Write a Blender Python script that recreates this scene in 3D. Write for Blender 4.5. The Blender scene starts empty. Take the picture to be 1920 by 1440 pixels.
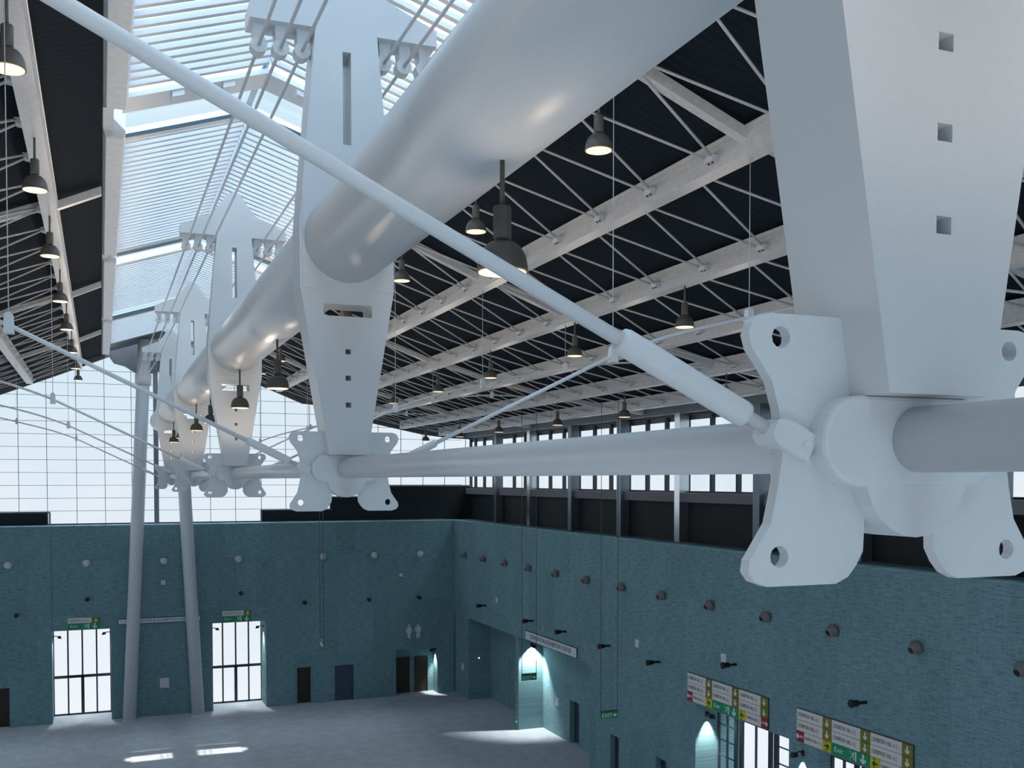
import bpy, math, random
from mathutils import Vector, Matrix, Euler
random.seed(7)
PI = math.pi
SC = bpy.context.scene
COL = SC.collection
R = math.radians

# ------------------------------------------------------------------ materials
def mat(name, col, rough=0.5, metal=0.0, spec=0.5, emit=None, es=0.0):
    m = bpy.data.materials.new(name); m.use_nodes = True
    b = m.node_tree.nodes['Principled BSDF']
    b.inputs['Base Color'].default_value = (*col, 1)
    b.inputs['Roughness'].default_value = rough
    b.inputs['Metallic'].default_value = metal
    b.inputs['Specular IOR Level'].default_value = spec
    if emit:
        b.inputs['Emission Color'].default_value = (*emit, 1)
        b.inputs['Emission Strength'].default_value = es
    return m

def nd(m, t, **kw):
    n = m.node_tree.nodes.new(t)
    for k, v in kw.items(): setattr(n, k, v)
    return n

def noisy(m, c0, c1, scale, detail=4, lo=.35, hi=.65, vscale=(1, 1, 1), bump=0.0, rough=None):
    """mottle the base colour of a material between two colours with object-space noise"""
    L = m.node_tree.links; b = m.node_tree.nodes['Principled BSDF']
    tc = nd(m, 'ShaderNodeTexCoord'); mp = nd(m, 'ShaderNodeMapping')
    mp.inputs['Scale'].default_value = vscale
    nz = nd(m, 'ShaderNodeTexNoise'); nz.inputs['Scale'].default_value = scale; nz.inputs['Detail'].default_value = detail
    rp = nd(m, 'ShaderNodeValToRGB')
    rp.color_ramp.elements[0].position = lo; rp.color_ramp.elements[1].position = hi
    rp.color_ramp.elements[0].color = (*c0, 1); rp.color_ramp.elements[1].color = (*c1, 1)
    L.new(tc.outputs['Object'], mp.inputs['Vector']); L.new(mp.outputs[0], nz.inputs['Vector'])
    L.new(nz.outputs['Fac'], rp.inputs[0]); L.new(rp.outputs[0], b.inputs['Base Color'])
    if bump:
        bp = nd(m, 'ShaderNodeBump'); bp.inputs['Strength'].default_value = bump; bp.inputs['Distance'].default_value = .02
        L.new(nz.outputs['Fac'], bp.inputs['Height']); L.new(bp.outputs[0], b.inputs['Normal'])
    return m

M = {}
M['paint'] = noisy(mat('white_paint', (.72, .74, .75), .38), (.70, .725, .735), (.735, .755, .765), 220, 3)
M['gloss'] = noisy(mat('white_gloss_paint', (.72, .74, .75), .33), (.70, .725, .735), (.73, .75, .76), 150, 3)
M['beam'] = noisy(mat('beam_paint', (.6, .61, .62), .34), (.58, .59, .60), (.66, .67, .68), 9, 5)
M['rod'] = mat('rod_paint', (.52, .54, .56), .4)
M['steel_rod'] = mat('stay_steel', (.66, .68, .70), .3)
M['bronze'] = noisy(mat('bronze_shade', (.05, .046, .042), .42), (.092, .084, .076), (.11, .10, .09), 30)
M['rim'] = mat('shade_rim', (.16, .12, .075), .4)
M['glow'] = mat('lamp_diffuser', (.9, .85, .7), .5, emit=(1.0, .80, .52), es=1.05)
M['dark'] = mat('dark_steel', (.035, .042, .05), .35)
M['mullion'] = mat('mullion_steel', (.03, .036, .042), .45)
M['darkwall'] = noisy(mat('dark_panel', (.012, .017, .021), .7), (.006, .0095, .013), (.008, .012, .016), 5)
M['fascia'] = noisy(mat('fascia_panel', (.09, .10, .115), .6), (.085, .095, .11), (.1, .11, .125), 4)
M['lintel'] = mat('lintel_panel', (.16, .2, .23), .5)
M['transom'] = mat('transom_panel', (.17, .17, .18), .6)
M['chrome'] = mat('polished_steel', (.75, .77, .8), .2, 1.0)
M['greysteel'] = noisy(mat('grey_steel', (.2, .23, .26), .33, .75), (.17, .2, .23), (.24, .27, .3), 25)
M['gutter'] = noisy(mat('gutter_metal', (.5, .53, .56), .4), (.62, .65, .68), (.70, .73, .75), 6)
M['slat'] = mat('louvre_paint', (.66, .67, .68), .45)
M['gapframe'] = mat('skylight_frame', (.03, .07, .11), .4)
M['browndoor'] = noisy(mat('brown_door', (.035, .022, .014), .5), (.03, .019, .012), (.042, .027, .018), 3, vscale=(1, 1, .2))
M['navydoor'] = noisy(mat('navy_door', (.05, .065, .11), .5), (.045, .06, .1), (.055, .075, .12), 3)
M['plate'] = mat('grey_plate', (.66, .68, .71), .5)
M['cone'] = mat('grey_light_housing', (.19, .17, .175), .5)
M['palecone'] = mat('pale_light_housing', (.62, .63, .66), .45)
M['black'] = mat('black_housing', (.008, .008, .009), .5)
M['sgrey'] = mat('sign_grey', (.74, .70, .67), .5)
M['spale'] = mat('sign_pale', (.7, .75, .8), .5)
M['solive'] = mat('sign_olive', (.21, .2, .005), .5)
M['syellow'] = mat('sign_yellow', (.6, .55, .005), .5)
M['sred'] = mat('sign_red', (.38, .008, .01), .5)
M['sgreen'] = mat('sign_green', (.0, .3, .12), .5)
M['sxgreen'] = mat('exit_green', (.0, .09, .035), .5, emit=(0, .3, .12), es=.12)
M['swhite'] = mat('sign_white', (.72, .75, .85), .5)
M['stext'] = mat('sign_text', (.2, .18, .18), .6)
M['sdark'] = mat('sign_dark_text', (.03, .04, .05), .6)
M['sframe'] = mat('sign_frame', (.05, .055, .09), .5)
M['wire'] = mat('wire_steel', (.55, .57, .6), .4)
M['darkwire'] = mat('dark_wire', (.10, .085, .10), .5)
M['led'] = mat('green_led', (.1, .8, .4), .5, emit=(.15, 1, .45), es=.7)
M['wled'] = mat('white_led', (.8, .95, .85), .5, emit=(.7, 1, .85), es=1.2)

def deck_mat():
    m = mat('roof_deck', (.012, .015, .019), .8, spec=.04)
    L = m.node_tree.links; b = m.node_tree.nodes['Principled BSDF']
    tc = nd(m, 'ShaderNodeTexCoord')
    w = nd(m, 'ShaderNodeTexWave'); w.bands_direction = 'Y'; w.inputs['Scale'].default_value = 1.45
    w.inputs['Distortion'].default_value = 0
    rp = nd(m, 'ShaderNodeValToRGB')
    rp.color_ramp.elements[0].position = .05; rp.color_ramp.elements[1].position = .35
    rp.color_ramp.elements[0].color = (.011, .018, .026, 1); rp.color_ramp.elements[1].color = (.0145, .0225, .031, 1)
    bp = nd(m, 'ShaderNodeBump'); bp.inputs['Strength'].default_value = .07; bp.inputs['Distance'].default_value = .03
    L.new(tc.outputs['Object'], w.inputs['Vector']); L.new(w.outputs['Fac'], rp.inputs[0])
    L.new(rp.outputs[0], b.inputs['Base Color'])
    L.new(w.outputs['Fac'], bp.inputs['Height']); L.new(bp.outputs[0], b.inputs['Normal'])
    return m
M['deck'] = deck_mat()

def weave(name, axis):
    """teal grass-cloth panels: short dark horizontal dashes, faint vertical ones, panels of differing tint"""
    m = mat(name, (.06, .16, .19), .75, spec=.25)
    N = m.node_tree.nodes; L = m.node_tree.links; b = N['Principled BSDF']
    tc = nd(m, 'ShaderNodeTexCoord'); sp = nd(m, 'ShaderNodeSeparateXYZ'); L.new(tc.outputs['Object'], sp.inputs[0])
    cb = nd(m, 'ShaderNodeCombineXYZ')
    L.new(sp.outputs[axis], cb.inputs[0]); L.new(sp.outputs[2], cb.inputs[1])
    def dash(sx, sy, det):
        mp = nd(m, 'ShaderNodeMapping'); mp.inputs['Scale'].default_value = (sx, sy, 1)
        n = nd(m, 'ShaderNodeTexNoise'); n.inputs['Scale'].default_value = 1; n.inputs['Detail'].default_value = det
        n.inputs['Roughness'].default_value = .6
        L.new(cb.outputs[0], mp.inputs[0]); L.new(mp.outputs[0], n.inputs['Vector'])
        return n
    h = dash(2.2, 22, 4); v = dash(16, 1.6, 3)
    fine = dash(7, 60, 2)
    # panel tint: brick texture with no mortar
    br = nd(m, 'ShaderNodeTexBrick'); br.offset = .37; br.inputs['Scale'].default_value = 1
    br.inputs['Mortar Size'].default_value = 0; br.inputs['Brick Width'].default_value = 1.15; br.inputs['Row Height'].default_value = 3.1
    br.inputs['Color1'].default_value = (.94, .94, .94, 1); br.inputs['Color2'].default_value = (1.07, 1.07, 1.07, 1)
    L.new(cb.outputs[0], br.inputs['Vector'])
    rp = nd(m, 'ShaderNodeValToRGB')
    rp.color_ramp.elements[0].position = .33; rp.color_ramp.elements[0].color = (.072, .135, .154, 1)
    rp.color_ramp.elements[1].position = .52; rp.color_ramp.elements[1].color = (.19, .325, .358, 1)
    e = rp.color_ramp.elements.new(.72); e.color = (.25, .405, .44, 1)
    a = nd(m, 'ShaderNodeMath', operation='MULTIPLY'); a.inputs[1].default_value = .5; L.new(h.outputs['Fac'], a.inputs[0])
    c = nd(m, 'ShaderNodeMath', operation='MULTIPLY'); c.inputs[1].default_value = .2; L.new(v.outputs['Fac'], c.inputs[0])
    d = nd(m, 'ShaderNodeMath', operation='MULTIPLY'); d.inputs[1].default_value = .3; L.new(fine.outputs['Fac'], d.inputs[0])
    s = nd(m, 'ShaderNodeMath', operation='ADD'); L.new(a.outputs[0], s.inputs[0]); L.new(c.outputs[0], s.inputs[1])
    s2 = nd(m, 'ShaderNodeMath', operation='ADD'); L.new(s.outputs[0], s2.inputs[0]); L.new(d.outputs[0], s2.inputs[1])
    L.new(s2.outputs[0], rp.inputs[0])
    mx = nd(m, 'ShaderNodeMix', data_type='RGBA', blend_type='MULTIPLY'); mx.inputs[0].default_value = 1
    L.new(rp.outputs[0], mx.inputs[6]); L.new(br.outputs['Color'], mx.inputs[7]); L.new(mx.outputs[2], b.inputs['Base Color'])
    bp = nd(m, 'ShaderNodeBump'); bp.inputs['Strength'].default_value = .25; bp.inputs['Distance'].default_value = .02
    L.new(s2.outputs[0], bp.inputs['Height']); L.new(bp.outputs[0], b.inputs['Normal'])
    return m
M['wallx'] = weave('teal_weave_facing_hall_end', 0)
M['wally'] = weave('teal_weave_facing_hall_side', 1)

def floor_mat():
    m = mat('carpet', (.2, .22, .25), .85, spec=.3)
    L = m.node_tree.links; b = m.node_tree.nodes['Principled BSDF']
    tc = nd(m, 'ShaderNodeTexCoord')
    n1 = nd(m, 'ShaderNodeTexNoise'); n1.inputs['Scale'].default_value = 1.4; n1.inputs['Detail'].default_value = 6
    n2 = nd(m, 'ShaderNodeTexNoise'); n2.inputs['Scale'].default_value = 7; n2.inputs['Detail'].default_value = 2
    L.new(tc.outputs['Object'], n1.inputs['Vector']); L.new(tc.outputs['Object'], n2.inputs['Vector'])
    r1 = nd(m, 'ShaderNodeValToRGB'); r1.color_ramp.elements[0].position = .3; r1.color_ramp.elements[1].position = .7
    r1.color_ramp.elements[0].color = (.44, .46, .50, 1); r1.color_ramp.elements[1].color = (.54, .56, .60, 1)
    r2 = nd(m, 'ShaderNodeValToRGB'); r2.color_ramp.elements[0].position = .30; r2.color_ramp.elements[1].position = .38
    r2.color_ramp.elements[0].color = (.58, .58, .62, 1); r2.color_ramp.elements[1].color = (1, 1, 1, 1)
    L.new(n1.outputs['Fac'], r1.inputs[0]); L.new(n2.outputs['Fac'], r2.inputs[0])
    mx = nd(m, 'ShaderNodeMix', data_type='RGBA', blend_type='MULTIPLY'); mx.inputs[0].default_value = 1
    L.new(r1.outputs[0], mx.inputs[6]); L.new(r2.outputs[0], mx.inputs[7]); L.new(mx.outputs[2], b.inputs['Base Color'])
    return m
M['floor'] = floor_mat()

def glass_mat(name, tint, refl=.05):
    m = bpy.data.materials.new(name); m.use_nodes = True
    N = m.node_tree.nodes; L = m.node_tree.links; N.clear()
    o = N.new('ShaderNodeOutputMaterial'); t = N.new('ShaderNodeBsdfTransparent'); g = N.new('ShaderNodeBsdfGlossy')
    t.inputs[0].default_value = (*tint, 1); g.inputs['Roughness'].default_value = .05
    mx = N.new('ShaderNodeMixShader'); mx.inputs[0].default_value = refl
    L.new(t.outputs[0], mx.inputs[1]); L.new(g.outputs[0], mx.inputs[2]); L.new(mx.outputs[0], o.inputs[0])
    return m
M['glass'] = glass_mat('clear_glass', (.95, .97, .98))
def milky_mat():
    m = bpy.data.materials.new('milky_panel'); m.use_nodes = True
    N = m.node_tree.nodes; L = m.node_tree.links; N.clear()
    o = N.new('ShaderNodeOutputMaterial'); t = N.new('ShaderNodeBsdfTransparent'); g = N.new('ShaderNodeBsdfTranslucent')
    g.inputs[0].default_value = (.62, .67, .72, 1); t.inputs[0].default_value = (.75, .88, 1.0, 1)
    mx = N.new('ShaderNodeMixShader'); mx.inputs[0].default_value = .8
    L.new(t.outputs[0], mx.inputs[1]); L.new(g.outputs[0], mx.inputs[2]); L.new(mx.outputs[0], o.inputs[0])
    return m
M['milky'] = milky_mat()
M['frost'] = glass_mat('pale_glass', (.97, .98, .99), .01)

# ------------------------------------------------------------------ mesh helpers
class MB:
    def __init__(s): s.v = []; s.f = []; s.sm = []
    def face(s, idx, sm=False): s.f.append(idx); s.sm.append(sm)
    def quad(s, *p):
        n = len(s.v); s.v += [tuple(q) for q in p]; s.face(tuple(range(n, n + len(p))))
    def box(s, x0, x1, y0, y1, z0, z1):
        n = len(s.v)
        s.v += [(x0, y0, z0), (x1, y0, z0), (x1, y1, z0), (x0, y1, z0), (x0, y0, z1), (x1, y0, z1), (x1, y1, z1), (x0, y1, z1)]
        for q in ((0, 3, 2, 1), (4, 5, 6, 7), (0, 1, 5, 4), (1, 2, 6, 5), (2, 3, 7, 6), (3, 0, 4, 7)):
            s.face(tuple(n + i for i in q))
        return s
    def hexa(s, bot, top):
        n = len(s.v); s.v += [tuple(p) for p in bot] + [tuple(p) for p in top]
        for q in ((0, 3, 2, 1), (4, 5, 6, 7), (0, 1, 5, 4), (1, 2, 6, 5), (2, 3, 7, 6), (3, 0, 4, 7)):
            s.face(tuple(n + i for i in q))
        return s
    def sweep(s, pts, r, n=12, caps=True):
        pts = [Vector(p) for p in pts]
        rs = r if isinstance(r, (list, tuple)) else [r] * len(pts)
        base = len(s.v); ref = None
        for i, p in enumerate(pts):
            a = pts[max(i - 1, 0)]; b = pts[min(i + 1, len(pts) - 1)]
            t = (b - a).normalized()
            if ref is None:
                ref = Vector((0, 0, 1)) if abs(t.z) < .9 else Vector((1, 0, 0))
            u = t.cross(ref).normalized(); w = u.cross(t).normalized(); ref = w
            for k in range(n):
                an = 2 * PI * k / n
                s.v.append(tuple(p + (u * math.cos(an) + w * math.sin(an)) * rs[i]))
        for i in range(len(pts) - 1):
            for k in range(n):
                a = base + i * n + k; b = base + i * n + (k + 1) % n
                s.face((a, b, b + n, a + n), True)
        if caps:
            s.face(tuple(base + k for k in range(n))[::-1]); e = base + (len(pts) - 1) * n
            s.face(tuple(e + k for k in range(n)))
        return s
    def lathe(s, prof, n=24, c=(0, 0, 0), mtx=None, smooth=True):
        base = len(s.v)
        for (r, z) in prof:
            for k in range(n):
                an = 2 * PI * k / n
                p = Vector((r * math.cos(an), r * math.sin(an), z))
                if mtx: p = mtx @ p
                s.v.append(tuple(p + Vector(c)))
        for i in range(len(prof) - 1):
            for k in range(n):
                a = base + i * n + k; b = base + i * n + (k + 1) % n
                s.face((a, b, b + n, a + n), smooth)
        s.face(tuple(base + k for k in range(n))[::-1]); e = base + (len(prof) - 1) * n
        s.face(tuple(e + k for k in range(n)))
        return s
    def mesh(s, name, m):
        me = bpy.data.meshes.new(name); me.from_pydata(s.v, [], s.f); me.update()
        me.polygons.foreach_set('use_smooth', s.sm)
        me.materials.append(M[m] if isinstance(m, str) else m)
        return me

def curve_mesh(name, polys, half, m, mp, bevel=0.0):
    """a flat outline with holes, thickened; mp maps (u, v, w) to a point"""
    cu = bpy.data.curves.new(name, 'CURVE'); cu.dimensions = '2D'; cu.fill_mode = 'BOTH'; cu.extrude = half
    if bevel: cu.bevel_depth = bevel; cu.bevel_resolution = 1; cu.offset = -bevel
    for pl in polys:
        sp = cu.splines.new('POLY'); sp.points.add(len(pl) - 1); sp.use_cyclic_u = True
        for i, (x, y) in enumerate(pl): sp.points[i].co = (x, y, 0, 1)
    o = bpy.data.objects.new(name, cu); COL.objects.link(o)
    dg = bpy.context.evaluated_depsgraph_get()
    me = bpy.data.meshes.new_from_object(o.evaluated_get(dg))
    bpy.data.objects.remove(o); bpy.data.curves.remove(cu)
    for v in me.vertices: v.co = Vector(mp(*v.co))
    me.update(); me.materials.clear(); me.materials.append(M[m] if isinstance(m, str) else m); me.name = name
    me.polygons.foreach_set('use_smooth', [False] * len(me.polygons))
    return me

_txt = {}
def text_mesh(s, size, m, sx=1.0):
    key = (s, size, m, sx)
    if key in _txt: return _txt[key]
    cu = bpy.data.curves.new('lettering', 'FONT'); cu.body = s; cu.size = size; cu.extrude = .003
    cu.align_x = 'LEFT'; cu.align_y = 'CENTER'; cu.resolution_u = 3
    o = bpy.data.objects.new('lettering', cu); COL.objects.link(o)
    dg = bpy.context.evaluated_depsgraph_get()
    me = bpy.data.meshes.new_from_object(o.evaluated_get(dg))
    bpy.data.objects.remove(o); bpy.data.curves.remove(cu)
    for v in me.vertices: v.co.x *= sx
    me.materials.clear(); me.materials.append(M[m]); _txt[key] = me
    return me

def obj(name, me, parent=None, loc=(0, 0, 0), rot=None):
    o = bpy.data.objects.new(name, me); COL.objects.link(o); o.location = loc
    if rot is not None: o.rotation_euler = rot
    if parent is not None: o.parent = parent
    return o
def tag(o, label, cat, group=None, kind='thing'):
    o['label'] = label; o['category'] = cat; o['kind'] = kind
    if group: o['group'] = group
    return o
def thing(name, label, cat, loc=(0, 0, 0), rot=(0, 0, 0), group=None):
    o = bpy.data.objects.new(name, None); COL.objects.link(o); o.location = loc; o.rotation_euler = rot
    o.empty_display_size = .2
    return tag(o, label, cat, group)
def struct(name, me, parent=None):
    o = obj(name, me, parent)
    if parent is None: o['kind'] = 'structure'
    return o
ORD = ['first', 'second', 'third', 'fourth', 'fifth', 'sixth', 'seventh', 'eighth', 'ninth', 'tenth', 'eleventh', 'twelfth', 'thirteenth', 'fourteenth']

# ------------------------------------------------------------------ layout
X0 = 3.3                                            # ridge line
NODE = [3.59, 14.74, 27.86, 41.0, 54.12]            # pylon planes
BO = [4.38, 6.98, 9.61, 12.24, 14.87, 17.5]         # beam offsets from the ridge
BZ = [20.40, 19.46, 18.60, 17.90, 17.32, 16.92]     # undersides of the beams
BH = .50
EY = 66.1                                           # plane of the end glazing
WR = 21.57                                          # face of the right wall
TOP = 11.35
def lerp_tab(tab, x):
    for (a, u), (b, w) in zip(tab, tab[1:]):
        if x <= b: return u + (w - u) * (x - a) / (b - a)
    return tab[-1][1]
DECK = [(3.18, 21.42), (4.38, 20.95), (6.98, 20.02), (9.61, 19.15), (12.24, 18.45), (14.87, 17.87), (17.5, 17.47), (20.6, 17.18)]
PYL = ['nearest pylon', 'second pylon', 'third pylon', 'fourth pylon', 'farthest pylon']

# ------------------------------------------------------------------ setting
b = MB(); b.box(-15, 24.2, -14, EY + .1, -.2, 0); struct('floor', b.mesh('floor', 'floor'))

# end wall
b = MB()
Y0 = 64.0
b.box(-15, -5.85, Y0 - .05, EY, 0, TOP); b.box(-5.85, -4.93, Y0 - .05, EY, 2.25, TOP); b.box(-5.85, -4.93, Y0 + .3, EY, 0, 2.25)
b.box(-4.93, -2.72, Y0 - .05, EY, 0, TOP)
b.box(-2.72, .44, Y0, EY, 5.33, TOP)
b.box(.44, 6.17, Y0, EY, 0, TOP)
b.box(6.17, 9.34, Y0, EY, 5.33, TOP)
b.box(9.34, 11.23, Y0, EY, 0, TOP); b.box(11.23, 12.1, Y0, EY, 2.28, TOP); b.box(11.23, 12.1, Y0 + .35, EY, 0, 2.28)
b.box(12.1, 13.6, Y0, EY, 0, TOP); b.box(13.6, 14.81, Y0, EY, 2.26, TOP); b.box(13.6, 14.81, Y0 + .12, EY, 0, 2.26)
b.box(14.81, 17.6, Y0, EY, 0, TOP); b.box(17.6, 20.4, Y0, EY, 2.98, TOP); b.box(17.6, 20.4, Y0 + .95, EY, 0, 2.98)
b.box(20.4, WR, Y0, EY, 0, TOP)
struct('wall_end', b.mesh('wall_end', 'wallx'))
# right wall
b = MB()
b.box(WR, 23.6, -14, EY, 5.22, TOP)
b.box(WR + .06, 24.2, 61.3, EY, 0, 5.22)
b.box(23.1, 24.2, 53.2, 61.3, 0, 5.22)
b.box(WR, 24.2, 52.75, 53.2, 0, 5.22)
b.box(23.07, 24.2, 49.2, 52.75, 0, 5.22); b.box(23.07, 24.2, 48.05, 49.2, 2.3, 5.22); b.box(23.45, 24.2, 48.05, 49.2, 0, 2.3)
b.box(23.07, 24.2, 43.9, 48.05, 0, 5.22)
F = WR + .07
b.box(F, 24.2, 41.78, 43.9, 0, 5.22); b.box(F, 24.2, 40.92, 41.78, 2.32, 5.22); b.box(F + .35, 24.2, 40.92, 41.78, 0, 2.32)
b.box(F, 24.2, 37.6, 40.92, 0, 5.22); b.box(F, 24.2, 36.72, 37.6, 2.32, 5.22); b.box(F + .35, 24.2, 36.72, 37.6, 0, 2.32)
b.box(F, 24.2, 34.9, 36.72, 0, 5.22); b.box(F, 22.78, 34.5, 34.9, 0, 5.22)
b.box(F, 22.3, 27.06, 28.6, 0, 5.22)
b.box(F, 24.2, -14, 21.0, 0, 5.22)
wr = struct('wall_right', b.mesh('wall_right', 'wally'))
# upper recess of the right wall: dark panels, transom, lintel
b = MB(); b.box(23.3, 23.6, -14, EY, TOP, 13.42); struct('wall_right_recess', b.mesh('wall_right_recess', 'darkwall'))
# left wall (outside the picture, closes the hall)
b = MB(); b.box(-15.6, -15, -14, EY, 0, 5.2); b.box(-15.6, -15, -14, EY, 16.6, 17.4)
for y in range(-14, 66, 8): b.box(-15.5, -15.1, y, y + .6, 5.2, 16.6)
struct('wall_left', b.mesh('wall_left', 'wally'))

COLY = [59.5, 54.15, 48.55, 43.05, 37.75, 32.05, 26.5, 21.0, 15.5, 10.0]
b = MB(); b.box(23.0, 23.3, -14, EY, 13.06, 13.45); struct('trim_1', b.mesh('trim_1', 'transom'))
b = MB(); b.box(22.9, 23.6, -14, EY, 16.86, 17.3); struct('trim_2', b.mesh('trim_2', 'lintel'))

# clerestory window band on the right wall
wn = bpy.data.objects.new('window_2', None); COL.objects.link(wn); wn['kind'] = 'structure'
b = MB(); b.quad((23.46, -14, 13.42), (23.46, EY, 13.42), (23.46, EY, 16.9), (23.46, -14, 16.9)); obj('pane', b.mesh('pane', 'glass'), wn)
b = MB()
ms = [65.98, 65.0, 63.3, 61.55]
for a, c in zip(COLY, COLY[1:]):
    ms += [a - (a - c) * t for t in (.27, .6, .93)]
for y in ms: b.box(23.38, 23.54, y - .09, y + .09, 13.42, 16.9)
b.box(23.36, 23.56, -14, EY, 13.43, 13.53); b.box(23.34, 23.56, -14, EY, 16.76, 16.9)
obj('window_frame', b.mesh('window_frame', 'mullion'), wn)
# blinds rolled up under the window head
b = MB(); b.box(23.57, 23.6, -14, EY, 16.58, 16.86); obj('roller_blind', b.mesh('roller_blind', 'transom'), wn)

# glazed end gable
gx = [X0 + s * x for s, lst in ((-1, (2.49,)), (1, (2.8,))) for x in lst]
fas_bot = [(0.0, 20.55), (.9, 20.25), (1.25, 20.4), (1.9, 20.80), (2.5, 20.95), (2.75, 21.33), (4.38, 20.62), (6.12, 19.9), (8.68, 18.86), (9.9, 18.78), (13.36, 17.68), (16.65, 17.03), (18.5, 16.82), (20.4, 16.75)]
wn = bpy.data.objects.new('window_1', None); COL.objects.link(wn); wn['kind'] = 'structure'
pl = [(-15, TOP)] + [(X0 - o, z + .3) for o, z in reversed(fas_bot) if X0 - o > -15] + [(X0 + o, z + .3) for o, z in fas_bot[1:]] + [(23.6, TOP)]
me = curve_mesh('pane', [pl], .006, 'frost', lambda x, y, z: (x, EY + z, y)); obj('pane', me, wn)
b = MB()
mx = [-7.46, -5.95, -4.44, -2.93, -1.33, .24, 1.75, 3.27, 4.8, 6.32, 7.83, 9.42, 10.95, 12.46, 13.98, 15.5, 17.0, 18.55, 20.07, 21.6, 23.1]
for x in mx:
    o = abs(x - X0); zt = lerp_tab(fas_bot, min(o, 20.3)) + .2
    b.box(x - .014, x + .014, EY - .06, EY - .01, TOP, zt)
k = 0; z = TOP + .06
while z < 21.2:
    xs = [o for o in [i * .1 for i in range(0, 196)] if lerp_tab(fas_bot, o) + .1 > z]
    if xs:
        b.box(max(X0 - max(xs), -15), min(X0 + max(xs), 23.5), EY - .05, EY - .015, z - .011, z + .011)
    z += .757
b.box(-15, 23.5, EY - .1, EY + .05, TOP, TOP + .06)
obj('window_frame', b.mesh('window_frame', 'mullion'), wn)
# gable fascia under the roof edge
top = [(X0 - o, z + .25) for o, z in reversed(DECK)] + [(X0, 22.7)] + [(X0 + o, z + .25) for o, z in DECK]
bot = [(X0 + o, z) for o, z in reversed(fas_bot)] + [(X0 - o, z) for o, z in fas_bot[1:]]
me = curve_mesh('trim_3', [top + bot], .12, 'fascia', lambda x, y, z: (x, EY - .35 + z, y)); struct('trim_3', me)
# dark stepped parapet boxes on the ledge of the end wall
b = MB(); b.box(-15, -2.95, EY - .3, EY - .12, TOP, 12.08); b.box(9.42, 13.75, EY - .3, EY - .12, TOP, 12.08); b.box(13.75, 16.9, EY - .3, EY - .12, TOP, 12.88); b.box(16.9, 23.32, EY - .3, EY - .12, TOP, 13.58)
struct('wall_end_parapet', b.mesh('wall_end_parapet', 'darkwall'))
b = MB()
b.box(-15, -2.78, EY - .33, EY - .1, 12.06, 12.14); b.box(-2.95, -2.88, EY - .33, EY - .1, TOP, 12.06); b.box(-2.84, -2.76, EY - .33, EY - .1, TOP, 12.06)
b.box(9.34, 13.83, EY - .33, EY - .1, 12.06, 12.14); b.box(9.34, 9.42, EY - .33, EY - .1, TOP, 12.06)
b.box(13.75, 16.98, EY - .33, EY - .1, 12.86, 12.94); b.box(16.9, 23.4, EY - .33, EY - .1, 13.56, 13.66)
b.box(9.42, 21.5, EY - .33, EY - .12, TOP, TOP + .05)
struct('trim_4', b.mesh('trim_4', 'transom'))

# roof deck, both slopes
b = MB()
for s in (-1, 1):
    for (o0, z0), (o1, z1) in zip(DECK, DECK[1:]):
        if s < 0 and o0 > 18.3: continue
        xa, xb = X0 + s * o0, X0 + s * o1
        n = [(xa, -14, z0), (xa, EY - .25, z0), (xb, EY - .25, z1), (xb, -14, z1)]
        t = [(p[0], p[1], p[2] + .15) for p in n]
        if s < 0: n = n[::-1]; t = t[::-1]
        b.hexa([n[0], n[3], n[2], n[1]], [t[0], t[3], t[2], t[1]])
struct('ceiling', b.mesh('ceiling', 'deck'))

# skylight over the ridge: glass, rafters
sk = bpy.data.objects.new('window_3', None); COL.objects.link(sk); sk['kind'] = 'structure'
RZ, EZ, EO = 22.75, 21.75, 3.1
b = MB()
for s in (-1, 1): b.quad((X0, -14, RZ), (X0, EY, RZ), (X0 + s * EO, EY, EZ), (X0 + s * EO, -14, EZ))
obj('pane', b.mesh('pane', 'glass'), sk)
b = MB()
b.box(X0 - .07, X0 + .07, -14, EY, RZ - .02, RZ + .14)
for s in (-1, 1): b.box(X0 + s * EO - .1, X0 + s * EO + .1, -14, EY, EZ - .3, EZ + .08)
obj('window_frame', b.mesh('window_frame', 'slat'), sk)
BARS_AND_BOARD = [(24.42, 24.5), (37.15, 37.5), (51.5, 52.45), (61.6, 64.9)]   # dark frame bars beside the clear bands; last is an added board blocking sun
b = MB()
def slope_box(b, s, y0, y1, o0, o1, dz0, dz1, zoff=0.0):
    """a box lying along the skylight slope from offset o0 to o1"""
    za = lambda o: RZ - (RZ - EZ) * o / EO + zoff
    p = lambda o, y, d: (X0 + s * o, y, za(o) + d)
    lo = [p(o0, y0, dz0), p(o1, y0, dz0), p(o1, y1, dz0), p(o0, y1, dz0)]
    hi = [p(o0, y0, dz1), p(o1, y0, dz1), p(o1, y1, dz1), p(o0, y1, dz1)]
    if s < 0: lo = lo[::-1]; hi = hi[::-1]
    b.hexa(lo, hi)
for g0, g1 in BARS_AND_BOARD:
    for s in (-1, 1): slope_box(b, s, g0, g1, 0, 2.95, -.3, -.23)
obj('cross_bar', b.mesh('cross_bar', 'gapframe'), sk)

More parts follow.
